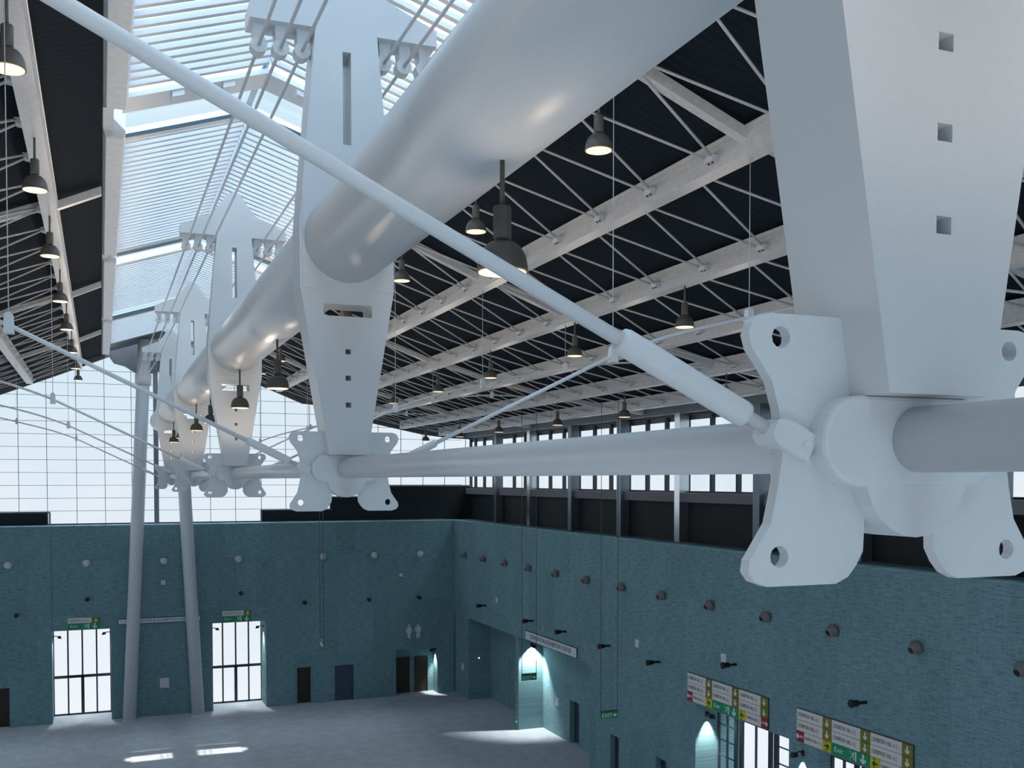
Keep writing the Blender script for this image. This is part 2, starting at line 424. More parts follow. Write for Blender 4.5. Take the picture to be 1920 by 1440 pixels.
# louvre banks under the skylight, one per bay and slope
banks = [(8.0, 21.9, 7.7, 22.8), (24.75, 36.4, 24.52, 36.9), (39.25, 50.3, 38.9, 50.4), (52.75, 61.2, 52.5, 61.6)]   # slats from, to; panel from, to
for k, (y0, y1, p0, p1) in enumerate(banks):
    for s in (-1, 1):
        t = thing('louvre_bank', '%s bank of white skylight louvres from the camera on the %s slope' % (ORD[k], 'left' if s < 0 else 'right'), 'louvre', (X0, y0, 21.5), group='skylight louvres')
        b = MB(); n = int((y1 - y0) / .4)
        for i in range(n):
            y = y0 + .4 * i + .2
            slope_box(b, s, y - .075, y + .055, .02, 2.78, -.16, -.06, -.12)
        me = b.mesh('slats', 'slat'); me.transform(Matrix.Translation((-X0, -y0, -21.5))); obj('slats', me, t)
        b = MB()
        slope_box(b, s, y1, p1, .0, 2.8, -.2, -.1, -.1)
        me = b.mesh('end_board', 'paint'); me.transform(Matrix.Translation((-X0, -y0, -21.5))); obj('end_board', me, t)
        b = MB(); slope_box(b, s, p0, y0, .0, 2.8, -.2, -.1, -.1)
        me = b.mesh('end_board', 'paint'); me.transform(Matrix.Translation((-X0, -y0, -21.5))); obj('end_board', me, t)
        b = MB(); slope_box(b, s, p0 if k else -12, p1, .0, 2.9, -.05, -.04, -.03)
        me = b.mesh('milky_panel', 'milky'); me.transform(Matrix.Translation((-X0, -y0, -21.5))); obj('milky_panel', me, t)
        for o in ((.75, 1.75) if k == 0 else ()):
            b = MB(); slope_box(b, s, y1 + .05, y1 + .42, o - .12, o + .12, -.32, -.2, -.1)
            me = b.mesh('bracket', 'paint'); me.transform(Matrix.Translation((-X0, -y0, -21.5))); obj('bracket', me, t)

# gutter boxes along both edges of the skylight
segs = [(-13, 22.2), (23.5, 36.5), (37.1, 50.7), (51.3, 64.9)]
for k, (y0, y1) in enumerate(segs):
    for s in (-1, 1):
        xo, xi = 3.17, 2.72
        b = MB()
        prof = [(xo, 21.85), (xo, 21.42), (xo - .06, 21.33), (xi + .04, 21.33), (xi, 21.42), (xi, 21.85)]
        n = len(prof); vs = []
        for yy, dy in ((y0, .35), (y1, -.35)):
            for (o, z) in prof: vs.append((X0 + s * o, yy + (dy if z > 21.5 else 0) * 0 + (0 if z > 21.4 else dy * .8), z))
        b.v = vs
        for i in range(n):
            q = (i, (i + 1) % n, n + (i + 1) % n, n + i)
            b.face(q if s > 0 else q[::-1])
        b.face(tuple(range(n))[::-1]); b.face(tuple(range(n, 2 * n)))
        o = obj('skylight_gutter', b.mesh('skylight_gutter', 'gutter'))
        tag(o, '%s grey box gutter from the camera along the %s edge of the skylight' % (ORD[k], 'left' if s < 0 else 'right'), 'gutter', 'skylight gutters')
b = MB()
for s in (-1, 1): b.box(min(X0 + s * 3.17, X0 + s * 2.97), max(X0 + s * 3.17, X0 + s * 2.97), -14, EY - .3, 21.44, 21.9)
struct('trim_5', b.mesh('trim_5', 'gutter'))

# ------------------------------------------------------------------ ceiling beams with cleats and bracing rods
PITCH = 13.12 / 6
CY = [15.6 - 13.12 + PITCH * i for i in range(29) if 15.6 - 13.12 + PITCH * i < 64.2]
def beam_mesh(s):
    """box beam: grooved web, flat soffit, small top lips; local x=0 is the centre line, z=0 the underside"""
    y0, y1 = -12, 64.4
    half = [(.175, 0), (.175, .035), (.165, .04), (.165, .19), (.155, .195), (.155, .215), (.165, .22), (.165, .33), (.155, .335), (.155, .355), (.165, .36), (.165, BH - .04), (.18, BH - .035), (.18, BH)]
    pr = half + [(-x, z) for x, z in reversed(half)]
    b = MB(); n = len(pr); b.v = [(x, y0, z) for x, z in pr] + [(x, y1, z) for x, z in pr]
    for i in range(n): b.face((i, (i + 1) % n, n + (i + 1) % n, n + i)[::-1])
    b.face(tuple(range(n))); b.face(tuple(range(n, 2 * n))[::-1])
    return b.mesh('beam_body', 'beam')
def cleat_mesh(s):
    b = MB()
    b.hexa([(-.02, -.13, .1), (s * .17, -.13, .13), (s * .17, .13, .13), (-.02, .13, .1)][::1] if s > 0 else [(s * .17, -.13, .13), (.02, -.13, .1), (.02, .13, .1), (s * .17, .13, .13)],
           [(-.02, -.15, .24), (s * .2, -.15, .22), (s * .2, .15, .22), (-.02, .15, .24)] if s > 0 else [(s * .2, -.15, .22), (.02, -.15, .24), (.02, .15, .24), (s * .2, .15, .22)])
    return b.mesh('cleat', 'rod')
def bolt_mesh():
    return MB().lathe([(.018, -.012), (.018, .012)], 8).mesh('bolt', 'black')
body = beam_mesh(1); bolt = bolt_mesh()
SIDE = {-1: 'left', 1: 'right'}
nth = ['innermost', 'second', 'third', 'fourth', 'fifth', 'outermost']
for s in (-1, 1):
    cl = cleat_mesh(-s)            # cleats face the ridge
    clo = cleat_mesh(s)
    for i, (o, z) in enumerate(zip(BO, BZ)):
        if s < 0 and i > 2: continue
        lab = '%s white grooved beam out from the ridge on the %s slope' % (nth[i].capitalize(), SIDE[s])
        t = thing('ceiling_beam', lab, 'beam', (X0 + s * o, 0, z), group='long ceiling beams')
        obj('beam_body', body, t)
        if i:
            dx = -s * (o - BO[i - 1]) + s * .14; dz = BZ[i - 1] - z
            ra = MB().sweep([(-s * .2, .05, .17), (dx, PITCH / 2 - .06, dz + .25)], .026, 8).mesh('bracing_rod', 'rod')
            rb = MB().sweep([(-s * .2, -.05, .17), (dx, -PITCH / 2 + .06, dz + .25)], .026, 8).mesh('bracing_rod', 'rod')
            for y in CY:
                if y < 6: continue
                c = obj('cleat', cl, t, (-s * .12, y, 0))
                if y < 36:
                    for q in (-.06, .06): obj('bolt', bolt, c, (-s * .13, q, .11))
                obj('bracing_rod', ra, t, (0, y, 0)); obj('bracing_rod', rb, t, (0, y, 0))
        if i == 0:
            for y in CY:
                if y < 6: continue
                obj('cleat', clo, t, (s * .12, y + PITCH / 2, 0))
# sloping rafters between the beams at each pylon plane
for s in (-1, 1):
    offs = [3.1] + BO + [19.7]
    zs = [21.38] + [z + BH for z in BZ] + [17.2]
    for j in range(len(offs) - 1):
        if s < 0 and j > 3: continue
        for k in range(1, 5):
            y = NODE[k] + .03
            o0 = offs[j] + (.1 if j == 0 else .13); o1 = offs[j + 1] - .13
            z0, z1 = zs[j] - .04, zs[j + 1] - .04
            if s < 0 and j == 3: o1, z1 = o1, z1
            p = lambda o, yy, z: (X0 + s * o, yy, z)
            lo = [p(o0, y - .11, z0 - .2), p(o1, y - .11, z1 - .2), p(o1, y + .11, z1 - .2), p(o0, y + .11, z0 - .2)]
            hi = [p(o0, y - .11, z0), p(o1, y - .11, z1), p(o1, y + .11, z1), p(o0, y + .11, z0)]
            b = MB(); b.hexa(lo if s > 0 else lo[::-1], hi if s > 0 else hi[::-1])
            where = 'between skylight gutter and innermost beam' if j == 0 else ('from outermost beam to the eaves' if j == 6 else 'between %s and %s beam' % (nth[j - 1], nth[j]))
            ob = obj('roof_rafter', b.mesh('roof_rafter', 'beam'))
            tag(ob, 'sloping white rafter on the %s, %s, above the %s' % (SIDE[s], where, PYL[k]), 'rafter', 'short rafters under the roof deck')

# ------------------------------------------------------------------ pylons
PZ = 14.1375
def circle(cx, cy, r, n=12, ph=.2): return [(cx + r * math.cos(2 * PI * i / n + ph), cy + r * math.sin(2 * PI * i / n + ph)) for i in range(n)]
half_pl = [(-.195, -.36), (-.2, -.45), (-.235, -.51), (-.28, -.56), (-.345, -.588), (-.70, -.588), (-.765, -.565), (-.797, -.525), (-.79, -.475), (-.735, -.395), (-.685, -.32), (-.65, -.165), (-.625, 0),
           (-.65, .165), (-.685, .28), (-.745, .36), (-.785, .41), (-.803, .47), (-.785, .52), (-.755, .548), (-.70, .561), (-.2, .561)]
plate_poly = half_pl + [(-x, y) for x, y in reversed(half_pl)] + [(.195, -.2), (-.195, -.2)]
holes = [circle(sx * .641, sz * .4625, .047, 11) for sx in (-1, 1) for sz in (-1, 1)]
MP = lambda x, y, z: (x, z, y)          # outline in x/z, thickness along y
plate_me = curve_mesh('node_plate', [plate_poly] + holes, .03, 'paint', MP)
def rect(x0, x1, y0, y1): return [(x0, y0), (x1, y0), (x1, y1), (x0, y1)]
mast_poly = [(-.276, 14.36), (-.675, 16.72), (-.682, 17.6), (-.44, 20.33), (-.44, 20.4), (.44, 20.4), (.44, 20.33), (.682, 17.6), (.675, 16.72), (.276, 14.36)]
mast_holes = [rect(-.06, .06, 18.75, 20.05), rect(-.35, .35, 16.33, 16.5)] + [rect(-.04, .04, z - .037, z + .037) for z in (15.83, 15.455, 15.07)]
mast_me = curve_mesh('mast', [mast_poly] + mast_holes, .27, 'paint', MP)
head_poly = [(-1.335, 20.33), (-1.335, 20.55), (-.6, 20.86), (-.44, 21.02), (-.16, 21.42), (0, 21.5), (.16, 21.42), (.44, 21.02), (.6, 20.86), (1.335, 20.55), (1.335, 20.33)]
head_me = curve_mesh('crosshead', [head_poly], .265, 'paint', MP)
def stadium(hx, r, cz, n=8):
    return [(hx - r + r * math.cos(a), cz + r * math.sin(a)) for a in [-PI / 2 + PI * i / n for i in range(n + 1)]] + [(-hx + r + r * math.cos(a), cz + r * math.sin(a)) for a in [PI / 2 + PI * i / n for i in range(n + 1)]]
hub_me = curve_mesh('hub', [stadium(.5, .195, 14.165, 10)], .12, 'paint', MP, .02)
lobe_poly = [(-.28, 14.0)] + [(.28 * math.cos(a), 14.03 + .28 * math.sin(a)) for a in [PI + PI * i / 12 for i in range(1, 12)]] + [(.28, 14.0)]
lobe_me = curve_mesh('hub_lobe', [lobe_poly], .138, 'paint', MP)
col_me = curve_mesh('collar_plate', [rect(-.645, .645, 16.7, 18.09)], .02, 'paint', MP)
def ring_socket():
    b = MB()
    b.hexa([(-.07, -.1, 20.14), (.07, -.1, 20.14), (.07, .1, 20.14), (-.07, .1, 20.14)], [(-.09, -.13, 20.33), (.09, -.13, 20.33), (.09, .13, 20.33), (-.09, .13, 20.33)])
    b.sweep([(0, -.1, 20.05), (0, .1, 20.05)], .115, 16)
    return b.mesh('rod_socket', 'paint')
sock_me = ring_socket()
ROD_X = [.59, .89, 1.19]
for k, y in enumerate(NODE):
    t = thing('pylon', 'white tapering steel pylon with lobed node plate, the %s' % ('nearest to the camera' if k == 0 else ('farthest, beside the round columns' if k == 4 else ORD[k] + ' from the camera')), 'pylon', (X0, y + .03, 0), group='pylons along the ridge')
    obj('mast', mast_me, t); obj('crosshead', head_me, t)
    obj('node_plate', plate_me, t, (0, 0, PZ))
    obj('hub', hub_me, t); obj('hub_lobe', lobe_me, t)
    obj('collar_plate', col_me, t, (0, -.28, 0)); obj('collar_plate', col_me, t, (0, .28, 0))
    for s in (-1, 1):
        for rx in ROD_X: obj('rod_socket', sock_me, t, (s * rx, 0, 0))
# tubes between pylons
TZ, TR = 17.42, .62
LZ, LR = 14.175, .143
ends = [-13] + NODE + [63.2]
bayname = ['on the camera side of the nearest pylon', 'between nearest and second pylon', 'between second and third pylon', 'between third and fourth pylon', 'between fourth and farthest pylon', 'between farthest pylon and the round columns']
for k in range(len(ends) - 1):
    y0 = ends[k] + (.32 if k else 0) ; y1 = ends[k + 1] - .26 if k < 5 else 63.0
    b = MB(); b.sweep([(X0, y0, TZ), (X0, y1, TZ)], TR, 64)
    tag(obj('ridge_tube', b.mesh('ridge_tube', 'gloss')), 'thick white steel tube running %s' % bayname[k], 'tube', 'thick upper tubes')
    y0 = ends[k] + (.17 if k else 0); y1 = ends[k + 1] - .11 if k < 5 else 63.0
    b = MB(); b.sweep([(X0, y0, LZ), (X0, y1, LZ)], LR, 40)
    tag(obj('chord_tube', b.mesh('chord_tube', 'gloss')), 'slim white lower tube joining node plates, %s' % bayname[k], 'tube', 'slim lower tubes')
# six stay rods per bay
for k in range(1, 6):
    y0 = ends[k] + .1; y1 = ends[k + 1] - .08 if k < 5 else 62.95
    for s in (-1, 1):
        for rx, nm in zip(ROD_X, ('inner', 'middle', 'outer')):
            b = MB()
            xa = X0 + s * rx; xb = xa if k < 5 else X0 + s * (1.0 + (rx - .89) * .7)
            b.sweep([(xa, y0, 20.05), (xb, y1, 20.05 if k < 5 else 19.95)], .025, 10)
            tag(obj('stay_rod', b.mesh('stay_rod', 'steel_rod')), '%s %s steel stay rod %s' % (nm, SIDE[s], bayname[k]), 'rod', 'stay rods under the skylight')

# tie rods across the hall at each pylon, with clevis and turnbuckle sleeve, and their hangers
TIE = [(-.62, 14.205), (-4.38, 16.0), (-6.98, 16.77), (-9.61, 17.33), (-12.24, 17.62), (-15.0, 17.52)]
def tie_parts(s):
    A = Vector((s * .62, 0, 14.185)); H = Vector((s * 4.38, 0, 16.0)); d = (H - A).normalized()
    pts = [A]
    ctrl = [(s * abs(o), z) for o, z in TIE[1:]]
    pts += [H - d * .6]
    def cr(p0, p1, p2, p3, t):
        return tuple(.5 * ((2 * p1[i]) + (-p0[i] + p2[i]) * t + (2 * p0[i] - 5 * p1[i] + 4 * p2[i] - p3[i]) * t * t + (-p0[i] + 3 * p1[i] - 3 * p2[i] + p3[i]) * t ** 3) for i in (0, 1))
    seq = [(A.x, A.z)] + ctrl + [(s * 17.4, 17.3)]
    for i in range(1, len(seq) - 2):
        for j in range(6):
            q = cr(seq[i - 1], seq[i], seq[i + 1], seq[i + 2], j / 6)
            pts.append(Vector((q[0], 0, q[1])))
    pts.append(Vector((s * 15.0, 0, 17.52)))
    rod = MB().sweep(pts, .03, 14).mesh('rod', 'gloss')
    p = lambda t: A + d * t
    sl = MB().sweep([p(.19), p(.195), p(.215), p(.83), p(.85), p(.855)], [.034, .052, .056, .056, .05, .034], 16).mesh('turnbuckle_sleeve', 'gloss')
    b = MB(); u = d.cross(Vector((0, 1, 0))).normalized()
    if u.z < 0: u = -u
    q = lambda t, w, y: A + d * t + u * w + Vector((0, y, 0))
    def slab(outline, y0, y1):
        n = len(b.v); m = len(outline)
        b.v += [tuple(q(t, w, y0)) for t, w in outline] + [tuple(q(t, w, y1)) for t, w in outline]
        f0, f1 = tuple(range(n, n + m)), tuple(range(n + m, n + 2 * m))
        b.face(f0 if s < 0 else f0[::-1]); b.face(f1[::-1] if s < 0 else f1)
        for i in range(m):
            f = (n + i, n + (i + 1) % m, n + m + (i + 1) % m, n + m + i)
            b.face(f[::-1] if s < 0 else f)
    slab([(.085, -.034), (.085, .034), (.065, .048), (.04, .06), (.0, .06), (.0, -.06), (.04, -.06), (.065, -.048)], -.075, .075)
    for y0, y1 in ((-.075, -.0315), (.0315, .075)):      # two cheeks either side of the plate
        slab([(.0, -.06), (.0, .06), (-.125, .06), (-.125, -.06)], y0, y1)
    cv = b.mesh('clevis', 'paint')
    pin = MB().sweep([q(-.085, 0, -.08), q(-.085, 0, .08)], .013, 10).mesh('pin', 'paint')
    return rod, sl, cv, pin
def hang_mesh():
    b = MB()
    b.hexa([(-.062, -.085, -.11), (.062, -.085, -.11), (.062, .085, -.11), (-.062, .085, -.11)], [(-.055, -.05, .13), (.055, -.05, .13), (.055, .05, .13), (-.055, .05, .13)])
    b.hexa([(-.055, -.05, .13), (.055, -.05, .13), (.055, .05, .13), (-.055, .05, .13)], [(-.02, -.035, .17), (.02, -.035, .17), (.02, .035, .17), (-.02, .035, .17)])
    return b.mesh('clamp', 'paint')
clamp = hang_mesh()
hook = MB().lathe([(.03, -.05), (.03, -.01), (.045, -.005), (.045, 0)], 10).mesh('ceiling_hook', 'wire')
for s in (-1, 1):
    rod, sl, cv, pin = tie_parts(s)
    for k, y in enumerate(NODE):
        t = thing('tie_rod', 'white tie rod rising to the %s from the node plate of the %s' % (SIDE[s], PYL[k]), 'tie rod', (X0, y + .03, 0), group='cross tie rods')
        obj('rod', rod, t); obj('turnbuckle_sleeve', sl, t); c = obj('clevis', cv, t); obj('pin', pin, c)
        for i in range(4):
            if s < 0 and i > 1: continue
            if s > 0 and k == 0 and i > 1: continue
            o, z = TIE[i + 1]; o = abs(o)
            h = thing('tie_hanger', 'wire with white clamp from %s %s beam to tie of the %s' % (nth[i], SIDE[s], PYL[k]), 'hanger', (X0 + s * o, y + .03, z), group='tie rod hangers')
            obj('clamp', clamp, h)
            obj('wire', MB().sweep([(0, 0, .12), (0, 0, BZ[i] - z)], .0075, 6).mesh('wire', 'wire'), h)
            obj('ceiling_hook', hook, h, (0, 0, BZ[i] - z))

# ------------------------------------------------------------------ leaning round columns
for s in (-1, 1):
    t = thing('leaning_column', 'tall white round column leaning inward beside the farthest pylon, the %s one' % SIDE[s], 'column', (X0 + s * 1.92, 63.1, 0), group='leaning columns')
    p = lambda z: (-s * .0485 * z, 0, z)
    obj('shaft', MB().sweep([p(0), p(22.1)], .37, 36).mesh('shaft', 'paint'), t)
    obj('base_ring', MB().lathe([(.40, 0), (.42, .02), (.42, .05), (.4, .07)], 32).mesh('base_ring', 'paint'), t)
    obj('head_collar', MB().sweep([p(19.5), p(19.52), p(20.1), p(20.12)], [.38, .46, .46, .38], 28).mesh('head_collar', 'paint'), t)
b = MB(); b.box(-.13, .13, -.1, .1, TOP, 21.0); tag(obj('wind_post', b.mesh('wind_post', 'greysteel'), None, (3.12, 65.75, 0)), 'grey vertical steel post against end glazing behind left leaning column', 'post')

# columns on the ledge of the right wall
for i, y in enumerate(COLY):
    m = 'chrome' if i in (1, 4) else 'greysteel'
    b = MB(); b.box(-.0, .46, 0, .42, 0, 16.86 - TOP)
    o = obj('ledge_column', b.mesh('ledge_column', m), None, (22.82, y, TOP))
    tag(o, '%s square steel column on the right wall ledge, %s from the far corner' % ('bright polished' if i in (1, 4) else 'dark grey', ORD[i]), 'column', 'columns on the right wall ledge')

# ------------------------------------------------------------------ pendant lamps
def lamp_meshes():
    z0 = -.95                                    # rim below the mounting point
    stem = MB().lathe([(.022, -.42), (.022, 0.0)], 12).mesh('stem', 'bronze')
    hous = MB().lathe([(.02, -.70), (.072, -.69), (.08, -.67), (.08, -.42), (.072, -.40), (.022, -.395)], 24).mesh('housing', 'bronze')
    sh = [(.055, -.655)]
    prof_o = []
    for i in range(11):
        a = PI / 2 * i / 10
        prof_o.append((.06 + .165 * math.sin(a), z0 + .245 * math.cos(a) + .0))
    prof_o.append((.228, z0 - .02))
    b = MB(); b.lathe([(.06, z0 + .27)] + prof_o + [(.215, z0 - .02), (.21, z0 + .0)], 32)
    shade = b.mesh('shade', 'bronze')
    b = MB(); n = 32
    b.lathe([(.231, z0 - .022), (.231, z0 - .002)], n)
    rim = b.mesh('rim', 'rim')
    dif = MB().lathe([(.21, z0 - .03), (.21, z0 - .012)], 32).mesh('diffuser', 'glow')
    return stem, hous, shade, rim, dif
L_ = lamp_meshes()
LN = ('stem', 'housing', 'shade', 'rim', 'diffuser')
def pendant(x, y, z, label):
    t = thing('pendant_lamp', label, 'lamp', (x, y, z), group='dome pendant lamps')
    if 'behind' in label: del t['group']
    for n, me in zip(LN, L_): obj(n, me, t)
    ld = bpy.data.lights.get('pendant_glow')
    if ld is None:
        ld = bpy.data.lights.new('pendant_glow', 'SPOT'); ld.spot_size = R(178); ld.spot_blend = .2; ld.energy = 4.5; ld.color = (1.0, .82, .66); ld.shadow_soft_size = .35
        ld.use_nodes = True; ln = ld.node_tree.nodes; em = ln['Emission']; fo = ln.new('ShaderNodeLightFalloff')
        fo.inputs['Strength'].default_value = 1.0; ld.node_tree.links.new(fo.outputs['Linear'], em.inputs['Strength'])
    if 'ridge' in label:
        rl = bpy.data.lights.get('ridge_pendant_glow')
        if rl is None: rl = ld.copy(); rl.name = 'ridge_pendant_glow'; rl.energy = 26; rl.color = (1.0, .79, .6); rl.spot_blend = .35
        ld = rl
    lo = obj('bulb', ld, t, (.15, -.35, -2.0 if 'ridge' in label else -1.45), (PI, 0, 0)); lo['kind'] = 'helper'  # added warm upward fill spot, floating beside and below the shade
rows = [('ridge', X0, TZ - TR, [8.45, 1.3, -5.0, 20.8, 26.75, 34.2, 39.5, 47.0, 52.1], 'under the thick ridge tube'),
        ('L', X0 - BO[0], BZ[0], [15.2, 21.3, 27.4, 34.2, 40.5, 47.7, 54.4, 60.8], 'under the innermost left beam'),
        ('R0', X0 + BO[0], BZ[0], [9.0, 15.3, 21.25, 27.2, 34.1, 40.3, 47.5, 53.5, 60], 'under the innermost right beam'),
        ('R2', X0 + BO[2], BZ[2], [15.0, 21.16, 27.24, 34.2, 40.3, 47.2, 53.0, 59.2], 'under the third right beam'),
        ('R4', X0 + BO[4], BZ[4], [21.2, 27.3, 34.0, 40.04, 47.0, 52.9, 59.2], 'under the fifth right beam')]
for nm, x, z, ys, wh in rows:
    for i, y in enumerate(ys):
        pendant(x, y, z, 'dark bronze dome pendant lamp %s, %s from the camera' % (wh, ORD[sorted(ys).index(y) - (2 if nm == 'ridge' else 0)]) if y > 8 else 'dark bronze dome pendant lamp %s %s the camera' % (wh, 'beside' if y > 0 else 'behind'))

# ------------------------------------------------------------------ wall lights
RX_ = Matrix.Rotation(-PI / 2, 4, 'Y')     # local +z -> -x
def cone_meshes(matn):
    tilt = Matrix.Rotation(R(22), 4, 'X')
    b = MB(); b.lathe([(.0, .09), (.215, .09), (.22, .10), (.215, .12), (.19, .17), (.15, .25), (.118, .32)], 20, mtx=tilt)
    hous = b.mesh('housing', matn)
    b = MB(); b.lathe([(.095, .315), (.095, .325)], 16, mtx=tilt)
    return hous, b.mesh('opening', 'black' if matn == 'cone' else 'plate')
CG = cone_meshes('cone'); CW = cone_meshes('palecone')
# local frame of a wall thing: x right, y up, z out of the wall
ROT_END = (R(90), 0, 0); ROT_RIGHT = (R(90), 0, R(-90))
for i, y in enumerate([61.7, 58.17, 54.64, 51.1, 47.53, 43.98, 40.4, 36.87, 33.27, 29.73, 26.2, 22.63, 19.0]):
    t = thing('uplight', 'grey round tilted wall light on the right wall, %s from the far corner' % ORD[i], 'wall light', (WR, y, 9.28), ROT_RIGHT, 'round wall lights')
    obj('housing', CG[0], t); obj('opening', CG[1], t)
for i, x in enumerate([-4.9, -.83, 3.41, 7.71, 12.86, 16.17, 19.22]):
    t = thing('uplight', 'pale round wall light high on the end wall, %s from the left' % ORD[i], 'wall light', (x, Y0 - (.05 if x < -2.7 else 0), 9.24), ROT_END, 'pale round wall lights')
    obj('housing', CW[0], t); obj('opening', CW[1], t)
arm = MB().lathe([(.05, 0), (.05, .34)], 14).mesh('arm', 'black')
brl = MB().lathe([(.08, .3), (.1, .33), (.1, .5), (.125, .52), (.125, .60), (.09, .61)], 20).mesh('barrel', 'black')
def spot_barrel(loc, rot, lab):
    t = thing('barrel_spotlight', lab, 'spotlight', loc, rot, 'black barrel spotlights'); obj('arm', arm, t); obj('barrel', brl, t)
for i, (y, z) in enumerate([(57.94, 6.41), (50.68, 6.41), (46.44, 6.41), (41.68, 6.41), (37.2, 6.41), (31.66, 7.23), (24.76, 7.23)]):
    spot_barrel((WR, y, z), ROT_RIGHT, 'black barrel spotlight on the right wall, %s from the far corner' % ORD[i])
for i, (x, z) in enumerate([(-4.48, 6.41), (-.8, 7.14), (7.79, 7.14), (11.64, 6.4), (15.71, 6.4), (19.03, 6.4)]):
    spot_barrel((x, Y0 - (.05 if x < -2.7 else 0), z), ROT_END, 'black barrel spotlight seen end on, %s from the left on the end wall' % ORD[i])

# small wall plates
def plate_(name, w, h, loc, rot, lab, cat='plate', m='plate', d=.03):
    b = MB(); b.box(-w / 2, w / 2, -h / 2, h / 2, 0, d * .6); b.box(-w / 2 + .02, w / 2 - .02, -h / 2 + .02, h / 2 - .02, d * .6, d)
    return tag(obj(name, b.mesh(name, m), None, loc, rot), lab, cat)
plate_('wall_plate', .24, .26, (3.37, Y0, 7.92), ROT_END, 'small square pale plate between the leaning columns, high on the end wall')
plate_('access_panel', .52, .58, (3.38, Y0, 1.92), ROT_END, 'large pale square access panel low on the end wall between the columns', 'panel')
plate_('wall_plate', .2, .2, (17.95, Y0, 7.86), ROT_END, 'small square pale plate above the restroom symbols on the end wall')
plate_('wall_plate', .24, .3, (WR, 56.14, 6.93), ROT_RIGHT, 'farthest small pale plate on right wall, next to farthest barrel spotlight')
plate_('wall_plate', .3, .34, (WR, 39.12, 6.9), ROT_RIGHT, 'small pale plate on right wall beneath the round light row, midway along')
plate_('wall_plate', .34, .4, (WR, 32.45, 7.3), ROT_RIGHT, 'nearest small pale plate on right wall, just behind a barrel spotlight')
plate_('access_panel', .38, .44, (WR + .06, 62.45, 1.92), ROT_RIGHT, 'small pale panel low on the right wall beside the restroom niche', 'panel')
plate_('access_panel', .42, .48, (23.07, 50.8, 1.86), ROT_RIGHT, 'small pale panel in the lit alcove beside its dark door', 'panel')
b = MB().lathe([(.05, 0), (.05, .03)], 12)
tag(obj('indicator_light', b.mesh('indicator_light', 'wled'), None, (22.32, 61.3, 2.62), ROT_END), 'tiny white indicator light on the dark alcove wall', 'light')
tag(obj('indicator_light', b.mesh('indicator_light.g', 'led'), None, (WR, 53.05, .4), ROT_RIGHT), 'tiny green indicator light low on the alcove pier', 'light')

# wall-washer lamps with real spot light below them
def washer(loc, rotz, lab, power=120, lean=8, size=62, reach=.32):
    t = thing('wall_washer', lab, 'wall lamp', loc, (0, 0, rotz), 'hooded wall washers')
    b = MB(); b.box(-.06, .06, -.03, 0, -.1, .1); obj('bracket', b.mesh('bracket', 'black'), t)
    obj('arm', MB().sweep([(0, -.02, .03), (0, -.16, .06), (0, -reach, .02)], .025, 8).mesh('arm', 'black'), t)
    b = MB(); b.hexa([(-.1, -reach - .17, -.1), (.1, -reach - .17, -.1), (.1, -reach + .05, -.07), (-.1, -reach + .05, -.07)], [(-.07, -reach - .12, .05), (.07, -reach - .12, .05), (.07, -reach + .03, .05), (-.07, -reach + .03, .05)])
    obj('hood', b.mesh('hood', 'black'), t)
    ld = bpy.data.lights.new('washer_beam', 'SPOT'); ld.energy = power; ld.color = (.93, 1.0, .97); ld.spot_size = R(size); ld.spot_blend = .6; ld.shadow_soft_size = .05
    lo = obj('bulb', ld, t, (0, -.19, -.1), (R(-lean), 0, 0)); lo['kind'] = 'helper'
washer((-2.72, 65.0, 4.85), R(90), 'black hooded wall lamp on left jamb of the left glass entrance', 337, lean=-6)
washer((.44, 65.0, 4.95), R(-90), 'black hooded wall lamp on right jamb of the left glass entrance', 337, lean=-6)
washer((6.17, 65.0, 4.85), R(90), 'black hooded wall lamp on left jamb of the right glass entrance', 337, lean=-6)
washer((9.34, 65.0, 4.85), R(-90), 'black hooded wall lamp on right jamb of the right glass entrance', 472, lean=-6)
washer((20.4, 64.45, 2.8), R(-90), 'black hooded wall lamp on right side of the restroom niche', 480, lean=-12, reach=.2)
washer((22.35, 52.75, 4.75), 0, 'black hooded wall lamp on the alcove pier above an exit sign', 1400, size=100, lean=-14)
washer((22.15, 34.5, 4.75), 0, 'black hooded wall lamp inside entrance under the farther wayfinding board', 567, lean=-6)
washer((F, 27.83, 4.9), R(-90), 'black hooded wall lamp under the nearer wayfinding board', 567, lean=-6)

# ------------------------------------------------------------------ doors
def door(name, w, h, loc, rot, m, lab, bar=False):
    t = thing(name, lab, 'door', loc, rot)
    b = MB(); b.box(-w / 2, -w / 2 + .07, 0, h, 0, .1); b.box(w / 2 - .07, w / 2, 0, h, 0, .1); b.box(-w / 2 + .07, w / 2 - .07, h - .07, h, 0, .1); obj('frame', b.mesh('frame', m), t)
    b = MB(); b.box(-w / 2 + .07, w / 2 - .07, .01, h - .07, 0, .05)
    lf = obj('leaf', b.mesh('leaf', m), t)
    if bar: obj('push_bar', MB().box(-w * .3, w * .3, .95, 1.03, .09, .13).box(-w * .3, -w * .25, .93, 1.05, .05, .09).box(w * .25, w * .3, .93, 1.05, .05, .09).mesh('push_bar', m), lf)
    else: obj('handle', MB().box(w * .3, w * .38, .98, 1.02, .05, .11).mesh('handle', 'black'), lf)
door('brown_door', .92, 2.25, (-5.39, Y0 + .3, 0), ROT_END, 'browndoor', 'dark brown door at the far left of the end wall')
door('brown_door', .87, 2.28, (11.665, Y0 + .35, 0), ROT_END, 'browndoor', 'single dark brown door right of the right glass entrance')
door('service_door', 1.21, 2.26, (14.205, Y0 + .12, 0), ROT_END, 'navydoor', 'wide navy door between the brown doors on the end wall')
door('washroom_door', .9, 2.34, (18.3, Y0 + .95, 0), ROT_END, 'browndoor', 'left brown door in the lit restroom niche')
